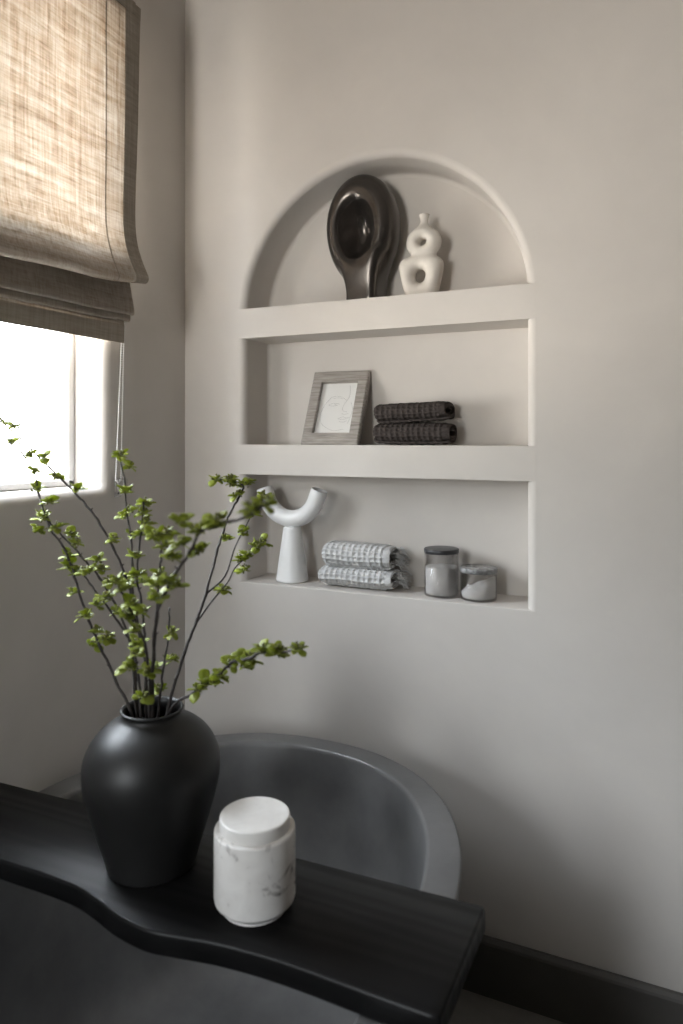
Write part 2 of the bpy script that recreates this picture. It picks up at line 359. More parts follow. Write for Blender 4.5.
# branch courses in metres: key, stem points, side twigs, (cluster point, nearest stem point)
BR = [
('B',[(-0.8365,0.9707,0.9156),(-0.8601,0.9902,0.9912),(-0.8898,1.0164,1.0962),(-0.906,1.0213,1.129),(-0.9094,1.022,1.1347),(-0.9407,1.0263,1.1829),(-0.9812,1.0277,1.2323),(-1.0255,1.0258,1.2744),(-1.0745,1.0217,1.3131),(-1.1356,1.0161,1.3617),(-1.1865,1.0111,1.4026),(-1.2145,1.0075,1.421)],[],[((-1.2077,1.0019,1.4227),(-1.2145,1.0075,1.421)),((-1.1774,1.0033,1.4097),(-1.19,1.0106,1.4049)),((-1.0761,1.0175,1.3132),(-1.0745,1.0217,1.3131)),((-1.1067,1.0123,1.3504),(-1.1202,1.0176,1.3494)),((-1.0212,1.018,1.29),(-1.0376,1.0248,1.2839)),((-0.9402,1.0258,1.1959),(-0.9457,1.0265,1.189)),((-0.9191,1.0292,1.1241),(-0.906,1.0213,1.129))]),
('A',[(-0.8254,0.9428,0.9306),(-0.8588,0.9446,0.967),(-0.9007,0.9492,1.0224),(-0.9305,0.9523,1.0632),(-0.9728,0.9612,1.1381),(-1.0029,0.9655,1.1866),(-1.0375,0.9649,1.2235),(-1.0727,0.9704,1.2856),(-1.0898,0.9752,1.3238),(-1.1193,0.9746,1.3582),(-1.1495,0.9711,1.38)],[],[((-1.1547,0.9787,1.38),(-1.1495,0.9711,1.38)),((-1.1115,0.9837,1.3563),(-1.1119,0.9748,1.3495)),((-1.0807,0.9702,1.3268),(-1.0898,0.9752,1.3238)),((-1.0787,0.9705,1.2914),(-1.0748,0.971,1.2903)),((-1.0435,0.9683,1.2697),(-1.0594,0.9684,1.2621)),((-1.0452,0.956,1.2394),(-1.0463,0.9663,1.2389)),((-1.0473,0.9474,1.2166),(-1.0375,0.9649,1.2235)),((-1.0179,0.9625,1.2231),(-1.0332,0.9649,1.2189)),((-1.0012,0.9736,1.1696),(-0.9916,0.9639,1.1683)),((-0.9942,0.969,1.1515),(-0.9841,0.9628,1.1561)),((-0.9807,0.97,1.1407),(-0.9765,0.9617,1.1441)),((-0.974,0.96,1.1073),(-0.9568,0.9579,1.1096)),((-0.9312,0.9454,1.0738),(-0.9357,0.9534,1.0724)),((-0.906,0.9489,1.0459),(-0.9156,0.9508,1.0427)),((-0.8919,0.9595,1.0344),(-0.9044,0.9496,1.0275)),((-0.9162,0.9518,1.0198),(-0.9044,0.9496,1.0275))]),
('C',[(-0.8313,0.9621,0.9212),(-0.8503,0.9763,0.9876),(-0.8653,0.9832,1.0283),(-0.8971,0.9878,1.0832),(-0.9373,0.9877,1.1326),(-0.9686,0.985,1.1601),(-1.0002,0.9821,1.1882),(-1.041,0.9778,1.222),(-1.0653,0.9765,1.2494)],[],[((-1.0777,0.9825,1.2454),(-1.0653,0.9765,1.2494)),((-1.0103,0.9936,1.2045),(-1.0104,0.9811,1.1966)),((-0.9826,0.9751,1.1933),(-0.9962,0.9825,1.1846)),((-0.9484,0.9933,1.1618),(-0.9568,0.986,1.1497)),((-0.9394,0.9953,1.1454),(-0.9451,0.987,1.1394)),((-0.9165,0.9928,1.1268),(-0.9272,0.9878,1.1201))]),
('D',[(-0.8031,0.942,0.9293),(-0.8103,0.9453,0.9782),(-0.8277,0.9453,1.0359),(-0.8498,0.9406,1.0707),(-0.888,0.9309,1.1175),(-0.9137,0.9246,1.1512)],[],[((-0.903,0.9189,1.1575),(-0.9137,0.9246,1.1512)),((-0.8867,0.9287,1.0981),(-0.8784,0.9334,1.1057)),((-0.8669,0.926,1.1162),(-0.8832,0.9322,1.1116)),((-0.8604,0.952,1.0876),(-0.8593,0.9382,1.0824))]),
('E',[(-0.8189,0.9787,0.9173),(-0.8407,0.9914,1.0113),(-0.8637,0.9971,1.0791),(-0.8715,1.0007,1.1102),(-0.8782,1.0084,1.1575),(-0.8864,1.0141,1.2002),(-0.9012,1.0186,1.2507),(-0.9127,1.0256,1.3076),(-0.9269,1.0285,1.3504)],[],[((-0.9333,1.0376,1.357),(-0.9269,1.0285,1.3504)),((-0.9096,1.0344,1.335),(-0.9215,1.0274,1.3343)),((-0.9033,1.0187,1.2893),(-0.9084,1.023,1.2861)),((-0.9149,1.0244,1.2435),(-0.8994,1.018,1.2443)),((-0.8949,1.0239,1.2538),(-0.9012,1.0186,1.2507)),((-0.8928,1.0252,1.2073),(-0.8883,1.0147,1.2064))]),
('F',[(-0.802,0.9535,0.9237),(-0.81,0.9604,1.0064),(-0.8158,0.9647,1.0617),(-0.8246,0.9664,1.1074),(-0.8341,0.968,1.1552),(-0.8329,0.9762,1.2173),(-0.832,0.9838,1.2766)],[],[((-0.8384,0.9923,1.273),(-0.832,0.9838,1.2766)),((-0.8321,0.9813,1.2565),(-0.8323,0.9809,1.2543)),((-0.8255,0.9794,1.2394),(-0.8326,0.979,1.2395)),((-0.8407,0.9759,1.2182),(-0.8329,0.9762,1.2173)),((-0.8358,0.9678,1.1821),(-0.8337,0.9711,1.1784)),((-0.828,0.9589,1.1501),(-0.8329,0.9678,1.1492)),((-0.8416,0.956,1.1337),(-0.8305,0.9674,1.1372)),((-0.8273,0.9792,1.1369),(-0.8305,0.9674,1.1372))]),
('G',[(-0.7655,0.9261,0.9376),(-0.7188,0.8708,1.0442),(-0.676,0.827,1.1245),(-0.6245,0.7927,1.1884),(-0.5679,0.7638,1.2385),(-0.5389,0.744,1.2691),(-0.494,0.7281,1.2853),(-0.4507,0.7126,1.2945),(-0.4099,0.6924,1.3157)],[],[((-0.6498,0.795,1.1606),(-0.65,0.81,1.1571)),((-0.6184,0.7805,1.1918),(-0.6245,0.7927,1.1884)),((-0.6232,0.8047,1.1791),(-0.6309,0.7971,1.1807)),((-0.6003,0.7624,1.2303),(-0.5888,0.7748,1.2202)),((-0.5771,0.7567,1.2491),(-0.5643,0.7614,1.2424)),((-0.5623,0.7325,1.2802),(-0.5389,0.744,1.2691)),((-0.5426,0.7413,1.2685),(-0.5425,0.7465,1.2654)),((-0.5652,0.7773,1.2366),(-0.5643,0.7614,1.2424)),((-0.5167,0.7305,1.2793),(-0.5218,0.7382,1.2753)),((-0.4979,0.728,1.2862),(-0.4995,0.7301,1.2833)),((-0.4329,0.6964,1.305),(-0.4352,0.7051,1.3027)),((-0.4156,0.699,1.3133),(-0.4149,0.695,1.3132))]),
('M',[(-0.7744,0.9331,0.932),(-0.746,0.9038,1.0311),(-0.7102,0.8712,1.1384),(-0.6961,0.8573,1.1809),(-0.6799,0.8442,1.222)],[],[((-0.6829,0.8355,1.2437),(-0.6799,0.8442,1.222)),((-0.6703,0.8439,1.2461),(-0.6799,0.8442,1.222)),((-0.6815,0.8516,1.2266),(-0.6799,0.8442,1.222)),((-0.7052,0.8574,1.1631),(-0.7031,0.8642,1.1598)),((-0.6975,0.8586,1.1809),(-0.6961,0.8573,1.1809)),((-0.7034,0.8469,1.241),(-0.6799,0.8442,1.222))]),
('H',[(-0.7901,1.0028,0.9064),(-0.7857,1.0401,1.0011),(-0.7767,1.0639,1.0546),(-0.7701,1.0828,1.0993),(-0.7646,1.1105,1.1738),(-0.761,1.1218,1.2029),(-0.7543,1.139,1.2455),(-0.7448,1.1524,1.2707),(-0.7401,1.1628,1.2964),(-0.7674,1.1587,1.3077),(-0.7973,1.1534,1.3076)],[[(-0.7701,1.0828,1.0993),(-0.7492,1.1143,1.1289),(-0.743,1.1391,1.1806),(-0.7346,1.1649,1.2185),(-0.7291,1.1894,1.2515),(-0.7196,1.2157,1.2776)],[(-0.7767,1.0639,1.0509),(-0.7632,1.0921,1.0849),(-0.748,1.1209,1.1152),(-0.7461,1.1438,1.1393),(-0.7375,1.1696,1.1561),(-0.7194,1.1999,1.1815)]],[((-0.7358,1.1561,1.2058),(-0.7378,1.1552,1.2041)),((-0.7219,1.2119,1.2738),(-0.7208,1.2124,1.2743)),((-0.7288,1.1813,1.2385),(-0.7312,1.1802,1.239)),((-0.7489,1.1123,1.1028),(-0.7538,1.1101,1.1038)),((-0.7424,1.1592,1.1525),(-0.7408,1.1599,1.1497)),((-0.7353,1.1734,1.1586),(-0.7353,1.1734,1.1592)),((-0.7343,1.1574,1.134),(-0.7429,1.1534,1.1455)),((-0.7194,1.1999,1.1815),(-0.7194,1.1999,1.1815)),((-0.7258,1.1915,1.1743),(-0.724,1.1923,1.1751)),((-0.7898,1.1436,1.3079),(-0.7973,1.1534,1.3076)),((-0.76,1.1476,1.3104),(-0.7674,1.1587,1.3077)),((-0.7414,1.1471,1.28),(-0.7436,1.155,1.2771)),((-0.7426,1.1704,1.2978),(-0.7401,1.1628,1.2964)),((-0.7554,1.1269,1.1969),(-0.7615,1.1204,1.1993)),((-0.7288,1.1593,1.3008),(-0.7401,1.1628,1.2964)),((-0.7599,1.1544,1.3003),(-0.7605,1.1597,1.3048))]),
('K',[(-0.7666,0.9696,0.9203),(-0.7017,0.9558,0.9677),(-0.6497,0.9435,1.0049),(-0.6158,0.9327,1.0352),(-0.5745,0.9245,1.0508),(-0.5506,0.9184,1.0647),(-0.5179,0.9113,1.0694),(-0.4801,0.9022,1.0818)],[],[((-0.6874,0.9472,0.9755),(-0.6951,0.9543,0.9724)),((-0.6762,0.9481,0.9883),(-0.6755,0.9498,0.9865)),((-0.6509,0.9369,0.9988),(-0.6625,0.9467,0.9957)),((-0.6485,0.9473,1.0039),(-0.6454,0.9422,1.0087)),((-0.6256,0.9446,1.0256),(-0.62,0.934,1.0314)),((-0.6082,0.941,1.0353),(-0.6002,0.9297,1.041)),((-0.5912,0.9347,1.0331),(-0.5898,0.9276,1.045)),((-0.5828,0.9359,1.0433),(-0.5745,0.9245,1.0508)),((-0.5431,0.9059,1.0707),(-0.5506,0.9184,1.0647)),((-0.5193,0.9064,1.0676),(-0.5219,0.9122,1.0688)),((-0.5213,0.9218,1.069),(-0.5131,0.9102,1.0709)),((-0.4853,0.9089,1.0786),(-0.4801,0.9022,1.0818))]),
('L',[(-0.8013,0.9868,0.9068),(-0.8024,0.999,0.975),(-0.8008,1.0109,1.0359),(-0.8028,1.019,1.0858)],[],[((-0.794,1.0122,1.0404),(-0.8011,1.0119,1.0421)),((-0.7979,1.0198,0.9914),(-0.8018,1.0035,0.9977)),((-0.8187,0.9955,0.9796),(-0.8024,0.999,0.975)),((-0.81,0.9996,0.9408),(-0.8018,0.9929,0.9407))]),
('N',[(-0.7604,0.9065,0.9454),(-0.7475,0.8983,0.9842),(-0.7373,0.8765,1.0559),(-0.7395,0.8559,1.1047),(-0.7452,0.8356,1.1456),(-0.747,0.8247,1.1689)],[],[((-0.7409,0.8257,1.1606),(-0.7461,0.8301,1.1573)),((-0.7323,0.8379,1.1368),(-0.7431,0.8432,1.1304)),((-0.7479,0.8435,1.1145),(-0.7416,0.8482,1.1202)),((-0.7348,0.8509,1.0932),(-0.739,0.861,1.0927)),((-0.7264,0.8535,1.12),(-0.7409,0.8508,1.1151)),((-0.7629,0.8834,1.0441),(-0.7386,0.8792,1.0471)),((-0.7639,0.8688,1.0251),(-0.7412,0.8847,1.0293)),((-0.7353,0.8778,1.0191),(-0.7437,0.8901,1.0114)),((-0.7538,0.8857,0.9757),(-0.7524,0.9014,0.9697)),((-0.7431,0.8155,1.1746),(-0.747,0.8247,1.1689)),((-0.7528,0.8739,1.0624),(-0.7379,0.8713,1.0683))])]

# ================================================================== THE ROOM
def plate_with_hole(bm, outer, ring, to3):
    """flat face between a rectangle and a hole outline, plus nothing else; returns the ring vertices"""
    polys = [[Vector((*p, 0)) for p in outer], [Vector((*p, 0)) for p in ring]]
    allp = [bm.verts.new(to3(*p)) for p in outer] + [bm.verts.new(to3(*p)) for p in ring]
    for tri in tessellate_polygon(polys):
        try: bm.faces.new([allp[i] for i in tri])
        except ValueError: pass
    return allp[:len(outer)], allp[len(outer):]
def skin_rings(bm, vs_first, rs):
    prev = vs_first
    for r in rs:
        cur = [bm.verts.new(p) for p in r]
        for i in range(len(cur)):
            j = (i + 1) % len(cur)
            bm.faces.new((prev[i], prev[j], cur[j], cur[i]))
        prev = cur
    return prev

def flat_big(o):
    for p in o.data.polygons:
        if max(abs(c) for c in p.normal) > .99999: p.use_smooth = False
# niche outline with an outward direction and a bullnose radius at each point
def niche_outline():
    pts = []
    cx, rr = (NX0 + NX1) / 2, (NX1 - NX0) / 2
    pts.append((NX0, NZ0, -1, 0, -1)); pts.append((NX1, NZ0, 1, 0, -1))
    for i in range(13): pts.append((NX1, NZ0 + .02 + (NZS - NZ0 - .02) * i / 12, 1, 0, 0))
    for i in range(1, 48):
        a = math.pi * i / 48; pts.append((cx + rr * math.cos(a), NZS + rr * math.sin(a), math.cos(a), math.sin(a), 0))
    for i in range(13): pts.append((NX0, NZS - (NZS - NZ0 - .02) * i / 12, -1, 0, 0))
    return pts
NB = .021
def nring(k, y, kb=None):
    kb = k * .22 if kb is None else kb
    return [(x + dx * k, y, z + dz * k + bz * kb) for x, z, dx, dz, bz in niche_outline()]
bm = bmesh.new()
outer = [(XL, 0), (XR, 0), (XR, ZC), (XL, ZC)]
r0 = nring(NB, YB)
ov, hv = plate_with_hole(bm, outer, [(p[0], p[2]) for p in r0], lambda x, z: (x, YB, z))
rs = []
for i in range(1, 8):
    a = math.pi / 2 * i / 7; rs.append(nring(NB * (1 - math.sin(a)), YB + NB * (1 - math.cos(a))))
rs.append(nring(0, YB + ND - .012))
for i in range(1, 5):
    a = math.pi / 2 * i / 4; rs.append(nring(-.012 * (1 - math.cos(a)), YB + ND - .012 + .012 * math.sin(a), -.0))
last = skin_rings(bm, hv, rs)
for tri in tessellate_polygon([[Vector((v.co.x, v.co.z, 0)) for v in last]]):
    try: bm.faces.new([last[i] for i in tri])
    except ValueError: pass
# masonry behind
bk = [bm.verts.new((x, YB + .24, z)) for x, z in outer]
for i in range(4): bm.faces.new((ov[i], ov[(i + 1) % 4], bk[(i + 1) % 4], bk[i]))
bm.faces.new(bk[::-1])
bmesh.ops.recalc_face_normals(bm, faces=bm.faces)
w_ = struct(crisp(obj('wall_back', bm, M['plaster']), 40)); flat_big(w_)

# window wall with the deep opening
def wring(k, x, kb=None):
    kb = k if kb is None else kb
    r = .012; out = []
    for (y, z, sy, sz) in ((WY0, WZ0, -1, -1), (WY1, WZ0, 1, -1), (WY1, WZ1, 1, 1), (WY0, WZ1, -1, 1)):
        n = 8; a0 = {(-1, -1): 180, (1, -1): 270, (1, 1): 0, (-1, 1): 90}[(sy, sz)]
        for i in range(n + 1):
            a = R(a0 + 90 * i / n)
            out.append((x, y - sy * r + math.cos(a) * (r + k), z - sz * r + math.sin(a) * (r + k)))
    return out
bm = bmesh.new()
outer = [(YN, 0), (YB, 0), (YB, ZC), (YN, ZC)]
WB = .026
r0 = wring(WB, XL)
h2_ = [(VY0, VZ0), (VY1, VZ0), (VY1, VZ1), (VY0, VZ1)]
def plate2(bm, outer, ring, x):
    polys = [[Vector((*p, 0)) for p in q] for q in (outer, ring, h2_)]
    vv = [bm.verts.new((x, p.x, p.y)) for q in polys for p in q]
    for tri in tessellate_polygon(polys): bm.faces.new([vv[i] for i in tri])
    k = len(outer); return vv[:k], vv[k:-4], vv[-4:]
ov, hv, wa = plate2(bm, outer, [(p[1], p[2]) for p in r0], XL)
rs = []
for i in range(1, 8):
    a = math.pi / 2 * i / 7; rs.append(wring(WB * (1 - math.sin(a)), XL - WB * (1 - math.cos(a))))
rs.append(wring(0, XL - .20))
lastv = skin_rings(bm, hv, rs)
bk, rb_, wb = plate2(bm, outer, [(v.co.y, v.co.z) for v in lastv], XL - .20)
for i in range(4): bm.faces.new((wa[i], wa[(i + 1) % 4], wb[(i + 1) % 4], wb[i]))
bmesh.ops.remove_doubles(bm, verts=rb_ + lastv, dist=1e-5)
for i in range(4): bm.faces.new((ov[i], ov[(i + 1) % 4], bk[(i + 1) % 4], bk[i]))
bmesh.ops.recalc_face_normals(bm, faces=bm.faces)
w_ = struct(crisp(obj('wall_left', bm, M['plaster']), 40)); flat_big(w_)

bm = bmesh.new(); box(bm, XR, XR + .15, YN, YB, 0, ZC); struct(obj('wall_right', bm, M['dark_plaster'], smooth=False))
bm = bmesh.new()
o_ = [(XL - .2, 0), (XR + .15, 0), (XR + .15, ZC), (XL - .2, ZC)]; h_ = [(UX0, UZ0), (UX1, UZ0), (UX1, UZ1), (UX0, UZ1)]
oa, ha = plate_with_hole(bm, o_, h_, lambda x, z: (x, YN, z)); ob_, hb = plate_with_hole(bm, o_, h_, lambda x, z: (x, YN - .15, z))
for i in range(4):
    bm.faces.new((oa[i], oa[(i + 1) % 4], ob_[(i + 1) % 4], ob_[i])); bm.faces.new((ha[i], ha[(i + 1) % 4], hb[(i + 1) % 4], hb[i]))
bmesh.ops.recalc_face_normals(bm, faces=bm.faces); struct(obj('wall_near', bm, M['dark_plaster'], smooth=False))
root = bpy.data.objects.new('added_fill_window_near', None); COL.objects.link(root); root.location = ((UX0 + UX1) / 2, YN - .1, UZ0); struct(root)  # unseen window, added to brighten the back wall near the corner
bm = bmesh.new()
for x0, x1, z0, z1 in ((UX0 + .001, UX1 - .001, UZ0 + .001, UZ0 + .03), (UX0 + .001, UX1 - .001, UZ1 - .03, UZ1 - .001), (UX0 + .001, UX0 + .03, UZ0 + .001, UZ1 - .001), (UX1 - .03, UX1 - .001, UZ0 + .001, UZ1 - .001)):
    box(bm, x0, x1, YN - .12, YN - .07, z0, z1, .003)
crisp(obj('window_frame', bm, M['frame_white'], root))
bm = bmesh.new(); box(bm, UX0 + .026, UX1 - .026, YN - .098, YN - .094, UZ0 + .026, UZ1 - .026); obj('window_pane', bm, M['pane'], root, smooth=False)
bm = bmesh.new(); box(bm, XL - .2, XR + .15, YN - .15, YB + .24, ZC, ZC + .1); struct(obj('ceiling', bm, M['ceiling'], smooth=False))
bm = bmesh.new(); box(bm, XL - .2, XR + .15, YN - .15, YB + .24, -.1, 0); struct(obj('floor', bm, M['floor'], smooth=False))

def baseboard(name, pts):       # profile swept along a straight line, d = direction into the room
    (x0, y0), (x1, y1), (dx, dy) = pts
    prof = [(0, 0), (.016, 0), (.016, .128), (.014, .134), (.008, .141), (.0, .142)]
    bm = bmesh.new()
    rings(bm, [[(x + dx * a, y + dy * a, z) for a, z in prof] for x, y in ((x0, y0), (x1, y1))])
    bmesh.ops.recalc_face_normals(bm, faces=bm.faces); struct(obj(name, bm, M['base'], smooth=False))
baseboard('baseboard_back', ((XL + .016, YB), (XR, YB), (0, -1)))
baseboard('baseboard_left', ((XL, YN), (XL, YB), (1, 0)))
baseboard('baseboard_right', ((XR, YN), (XR, YB - .016), (-1, 0)))
baseboard('baseboard_near', ((XL + .016, YN), (XR - .016, YN), (0, 1)))

# two plastered shelves built into the niche, flush with the wall
for k, (z0, z1) in enumerate(((1.682, 1.768), (1.284, 1.3705))):
    bm = bmesh.new(); box(bm, NX0 - NB, NX1 + NB, YB - .0003, YB + ND + .01, z0, z1)
    flat_big(struct(crisp(obj('trim_%d' % (k + 1), bm, M['plaster']), 50)))

# window: painted frame with a rebate, one pane per sash
FX = XL - WREC
bm = bmesh.new()
def frame_member(bm, y0, y1, z0, z1, x0=FX - .045, x1=FX): box(bm, x0, x1, y0, y1, z0, z1, .003, 2)
fw = .022
e_ = .001
root = bpy.data.objects.new('window_1', None); COL.objects.link(root); root.location = (FX, (WY0 + WY1) / 2, WZ0); struct(root)
frame_member(bm, WY0 + e_, WY1 - e_, WZ0 + e_, WZ0 + fw - .004); frame_member(bm, WY0 + e_, WY1 - e_, WZ1 - fw, WZ1 - e_)
frame_member(bm, WY0 + e_, WY0 + fw, WZ0 + e_, WZ1 - e_); frame_member(bm, WY1 - fw, WY1 - e_, WZ0 + e_, WZ1 - e_)
ym = (WY0 + WY1) / 2; frame_member(bm, ym - .02, ym + .02, WZ0 + fw - .006, WZ1 - fw + .002)
crisp(obj('window_frame', bm, M['frame_white'], root))
for ya, yb in ((WY0 + fw, ym - .02), (ym + .02, WY1 - fw)):
    bm = bmesh.new(); box(bm, FX - .030, FX - .026, ya - .004, yb + .004, WZ0 + fw - .008, WZ1 - fw + .004); obj('window_pane', bm, M['pane'], root, smooth=False)

root = bpy.data.objects.new('added_fill_window_side', None); COL.objects.link(root); root.location = (FX, (VY0 + VY1) / 2, VZ0); struct(root)  # unseen window, added as fill light from the left
bm = bmesh.new()
for y0, y1, z0, z1 in ((VY0 + e_, VY1 - e_, VZ0 + e_, VZ0 + .03), (VY0 + e_, VY1 - e_, VZ1 - .03, VZ1 - e_), (VY0 + e_, VY0 + .03, VZ0 + e_, VZ1 - e_), (VY1 - .03, VY1 - e_, VZ0 + e_, VZ1 - e_)):
    frame_member(bm, y0, y1, z0, z1)
crisp(obj('window_frame', bm, M['frame_white'], root))
bm = bmesh.new(); box(bm, FX - .030, FX - .026, VY0 + .026, VY1 - .026, VZ0 + .026, VZ1 - .026); obj('window_pane', bm, M['pane'], root, smooth=False)

# ================================================================== BATH TUB
TCX, THW = -.770, .468
def tub_ring(inset, z, dy=0, n=120):
    hw = THW - inset; yf = 1.612 - inset * .85 - dy; yn = .06 + inset
    cyf, cyn = 1.02, .62; out = []
    for i in range(n):
        a = 2 * math.pi * i / n; c, s = math.cos(a), math.sin(a); p = 2 / 2.25
        x = TCX + hw * math.copysign(abs(c) ** p, c)
        y = (cyf + (yf - cyf) * abs(s) ** p) if s >= 0 else (cyn - (cyn - yn) * abs(s) ** p)
        out.append((x, y, z))
    return out
bm = bmesh.new()
prof = [(.115, .0), (.10, .012), (.085, .10), (.055, .28), (.025, .45), (.008, .56), (.001, RIMZ - .010), (.0, RIMZ - .005), (.002, RIMZ - .001), (.006, RIMZ),
        (.058, RIMZ), (.0625, RIMZ - .0008), (.066, RIMZ - .004), (.069, RIMZ - .012), (.078, .54), (.092, .44), (.112, .33), (.140, .24), (.175, .185), (.22, .155), (.28, .142), (.36, .137), (.42, .135)]
rings(bm, [tub_ring(i, z) for i, z in prof])
bmesh.ops.recalc_face_normals(bm, faces=bm.faces)
troot = thing('bathtub', 'charcoal grey stone freestanding oval bathtub with a broad flat rim, against the niche wall', 'bathtub', (TCX, .83, 0))
crisp(obj('basin', bm, M['tub'], troot), 60)
bm = bmesh.new(); lathe(bm, [(.001, .1355), (.030, .1355), (.032, .138), (.030, .1415), (.012, .1425), (.001, .1425)], (TCX, .66, 0), 40)
obj('drain', bm, M['steel'], troot)

# ================================================================== BATH BOARD
near = [(-1.285, .864), (-1.04, .862), (-.951, .864), (-.873, .862), (-.815, .850), (-.762, .836), (-.70, .830), (-.65, .838), (-.589, .850), (-.52, .857), (-.454, .859), (-.334, .857), (-.257, .857)]
near = [(v.x, v.y) for v in catmull([(x, y, 0) for x, y in near], 6)]
ol = near + [(-.2525, .861), (-.247, 1.082), (-.252, 1.091), (-.40, 1.088), (-.55, 1.084), (-.80, 1.078), (-1.0, 1.071), (-1.17, 1.063), (-1.285, 1.058)]
bm = bmesh.new()
def off(poly, d):
    n = len(poly); out = []
    for i in range(n):
        p0, p1, p2 = Vector(poly[i - 1]), Vector(poly[i]), Vector(poly[(i + 1) % n])
        t_ = ((p1 - p0).normalized() + (p2 - p1).normalized()).normalized(); nn = Vector((t_.y, -t_.x)); out.append(tuple(p1 - nn * d))
    return out
t0 = RIMZ + .0003
rings(bm, [[(x, y, z) for x, y in off(ol, d)] for d, z in ((.004, t0), (.001, t0 + .002), (0, t0 + .005), (0, TOPZ - .006), (.0012, TOPZ - .002), (.004, TOPZ))])
bmesh.ops.recalc_face_normals(bm, faces=bm.faces)
tag(crisp(obj('bath_board', bm, M['board']), 40), 'long black stained wooden board with a wavy front edge, laid across the bathtub rim', 'bath tray')

# ================================================================== VASE
VX, VY = -.799, .966
vt = thing('vase', 'large matt black ceramic vase with a narrow neck, standing on the black board', 'vase', (VX, VY, TOPZ))
bm = bmesh.new(); z0 = TOPZ + .0005
prof = [(.02, .0), (.068, .0), (.0735, .0025), (.0765, .009), (.084, .035), (.0965, .075), (.1065, .110), (.1135, .140), (.1160, .163), (.1140, .185), (.1065, .205), (.0945, .2225), (.0795, .236), (.0655, .2445), (.0555, .2505), (.0510, .2560), (.0505, .260), (.053, .2635), (.0535, .2655), (.052, .2672), (.0495, .267), (.0465, .263), (.0455, .255), (.055, .243), (.085, .225), (.108, .19), (.108, .15), (.09, .07), (.07, .012), (.02, .010)]
P2 = catmull([(r_, 0, z_) for r_, z_ in prof[1:20]], 4)
prof = [(.001, 0)] + [(p.x, max(p.z, 0)) for p in P2] + prof[20:] + [(.001, .010)]
lathe(bm, prof, (VX, VY, z0), 96)
obj('vase_body', bm, M['vase'], vt)

# ================================================================== MARBLE JAR
JX, JY = -.579, .944
jt = thing('marble_jar', 'white marble jar with grey flecks and a flat lid, on the black board', 'jar', (JX, JY, TOPZ))
bm = bmesh.new(); z0 = TOPZ + .0003
lathe(bm, [(.001, 0), (.049, 0), (.0515, .0012), (.0515, .004), (.0522, .0050), (.0600, .0120), (.0625, .0150), (.0636, .020), (.0636, .119), (.0632, .1215), (.0615, .1232), (.050, .1235), (.001, .1235)], (JX, JY, z0), 80)
crisp(obj('jar_body', bm, M['marble'], jt), 22)
bm = bmesh.new(); lathe(bm, [(.001, .1237), (.0545, .1237), (.0550, .125), (.0550, .1400), (.0545, .1418), (.0530, .1428), (.051, .1430), (.001, .1430)], (JX, JY, z0), 80)
crisp(obj('lid', bm, M['marble'], jt), 22)

# ================================================================== ROMAN BLIND
BY1, BY0 = 1.455, .665
bt = thing('roman_blind', 'natural linen roman blind half lowered over the window, folds gathered at the bottom', 'window blind', (XL, (BY0 + BY1) / 2, 1.64))
sheet = [(-1.262, 2.535, 0), (-1.262, 2.40, 0), (-1.263, 2.25, 0), (-1.264, 2.10, 0), (-1.264, 1.98, .15), (-1.258, 1.91, .45), (-1.243, 1.86, .8), (-1.226, 1.822, 1), (-1.219, 1.806, 1),
         (-1.222, 1.797, 1), (-1.232, 1.795, 1), (-1.246, 1.806, 1), (-1.262, 1.826, .8), (-1.280, 1.85, .4), (-1.286, 1.852, .3), (-1.287, 1.84, .2), (-1.280, 1.80, .15), (-1.272, 1.76, .15), (-1.2655, 1.728, .15), (-1.266, 1.716, .15), (-1.272, 1.715, .15), (-1.2775, 1.722, .15), (-1.279, 1.735, .1),
         (-1.282, 1.745, .1), (-1.2845, 1.738, .1), (-1.280, 1.716, .2), (-1.279, 1.702, .2), (-1.284, 1.699, .2), (-1.290, 1.706, .2), (-1.293, 1.722, .1), (-1.297, 1.73, .05), (-1.299, 1.72, 0), (-1.300, 1.69, 0), (-1.301, 1.665, 0), (-1.3015, 1.642, 0)]
SH = catmull([(x, s_, z) for x, z, s_ in sheet], 3)
random.seed(3)
def sheet_pt(v, y):
    x, s_, z = v.x, v.y, v.z
    u = (y - BY0) / (BY1 - BY0)
    sag = math.sin(math.pi * min(1, max(0, (1 - u) / .55)) / 2 if (1 - u) < .55 else math.pi / 2)
    sag = .028 * sag * max(0, s_)
    ripple = .0022 * math.sin(y * 23 + z * 3) * (1 if z < 2.4 else .3) + .0016 * math.sin(y * 9 - z * 11)
    # the side edge draws in a little between top and first fold
    fl = max(0, (z - 1.95) / .585)
    yy = y + (.022 * fl ** 1.3 * (u - .9) * 10 if u > .9 else 0)
    return (x + ripple * .8, yy, z - sag + .003 * math.sin(y * 17 + 1) * max(0, s_))
def blind_sheet(ya, yb, n, push, pts, thick=.0012):
    bm = bmesh.new(); ys = [ya + (yb - ya) * i / n for i in range(n + 1)]
    def row(y, k):
        out = []
        for i, v in enumerate(pts):
            a, b_ = pts[max(i - 1, 0)], pts[min(i + 1, len(pts) - 1)]
            dx, dz = b_.x - a.x, b_.z - a.z; L = math.hypot(dx, dz) or 1
            nx, nz = -dz / L, dx / L
            p = sheet_pt(v, y); out.append((p[0] + nx * k, p[1], p[2] + nz * k))
        return out
    rings(bm, [row(y, push + thick) + row(y, push)[::-1] for y in ys])
    bmesh.ops.recalc_face_normals(bm, faces=bm.faces); return bm
crisp(obj('linen_panel', blind_sheet(BY0, BY1, 70, 0, SH), M['linen'], bt), 60)
crisp(obj('side_hem', blind_sheet(BY1 - .044, BY1 + .001, 4, .0014, SH[:34]), M['linen_hem'], bt), 60)['label'] = 'thicker dark side hem'
crisp(obj('side_hem', blind_sheet(BY0 - .001, BY0 + .034, 4, .0014, SH[:34]), M['linen_hem'], bt), 60)
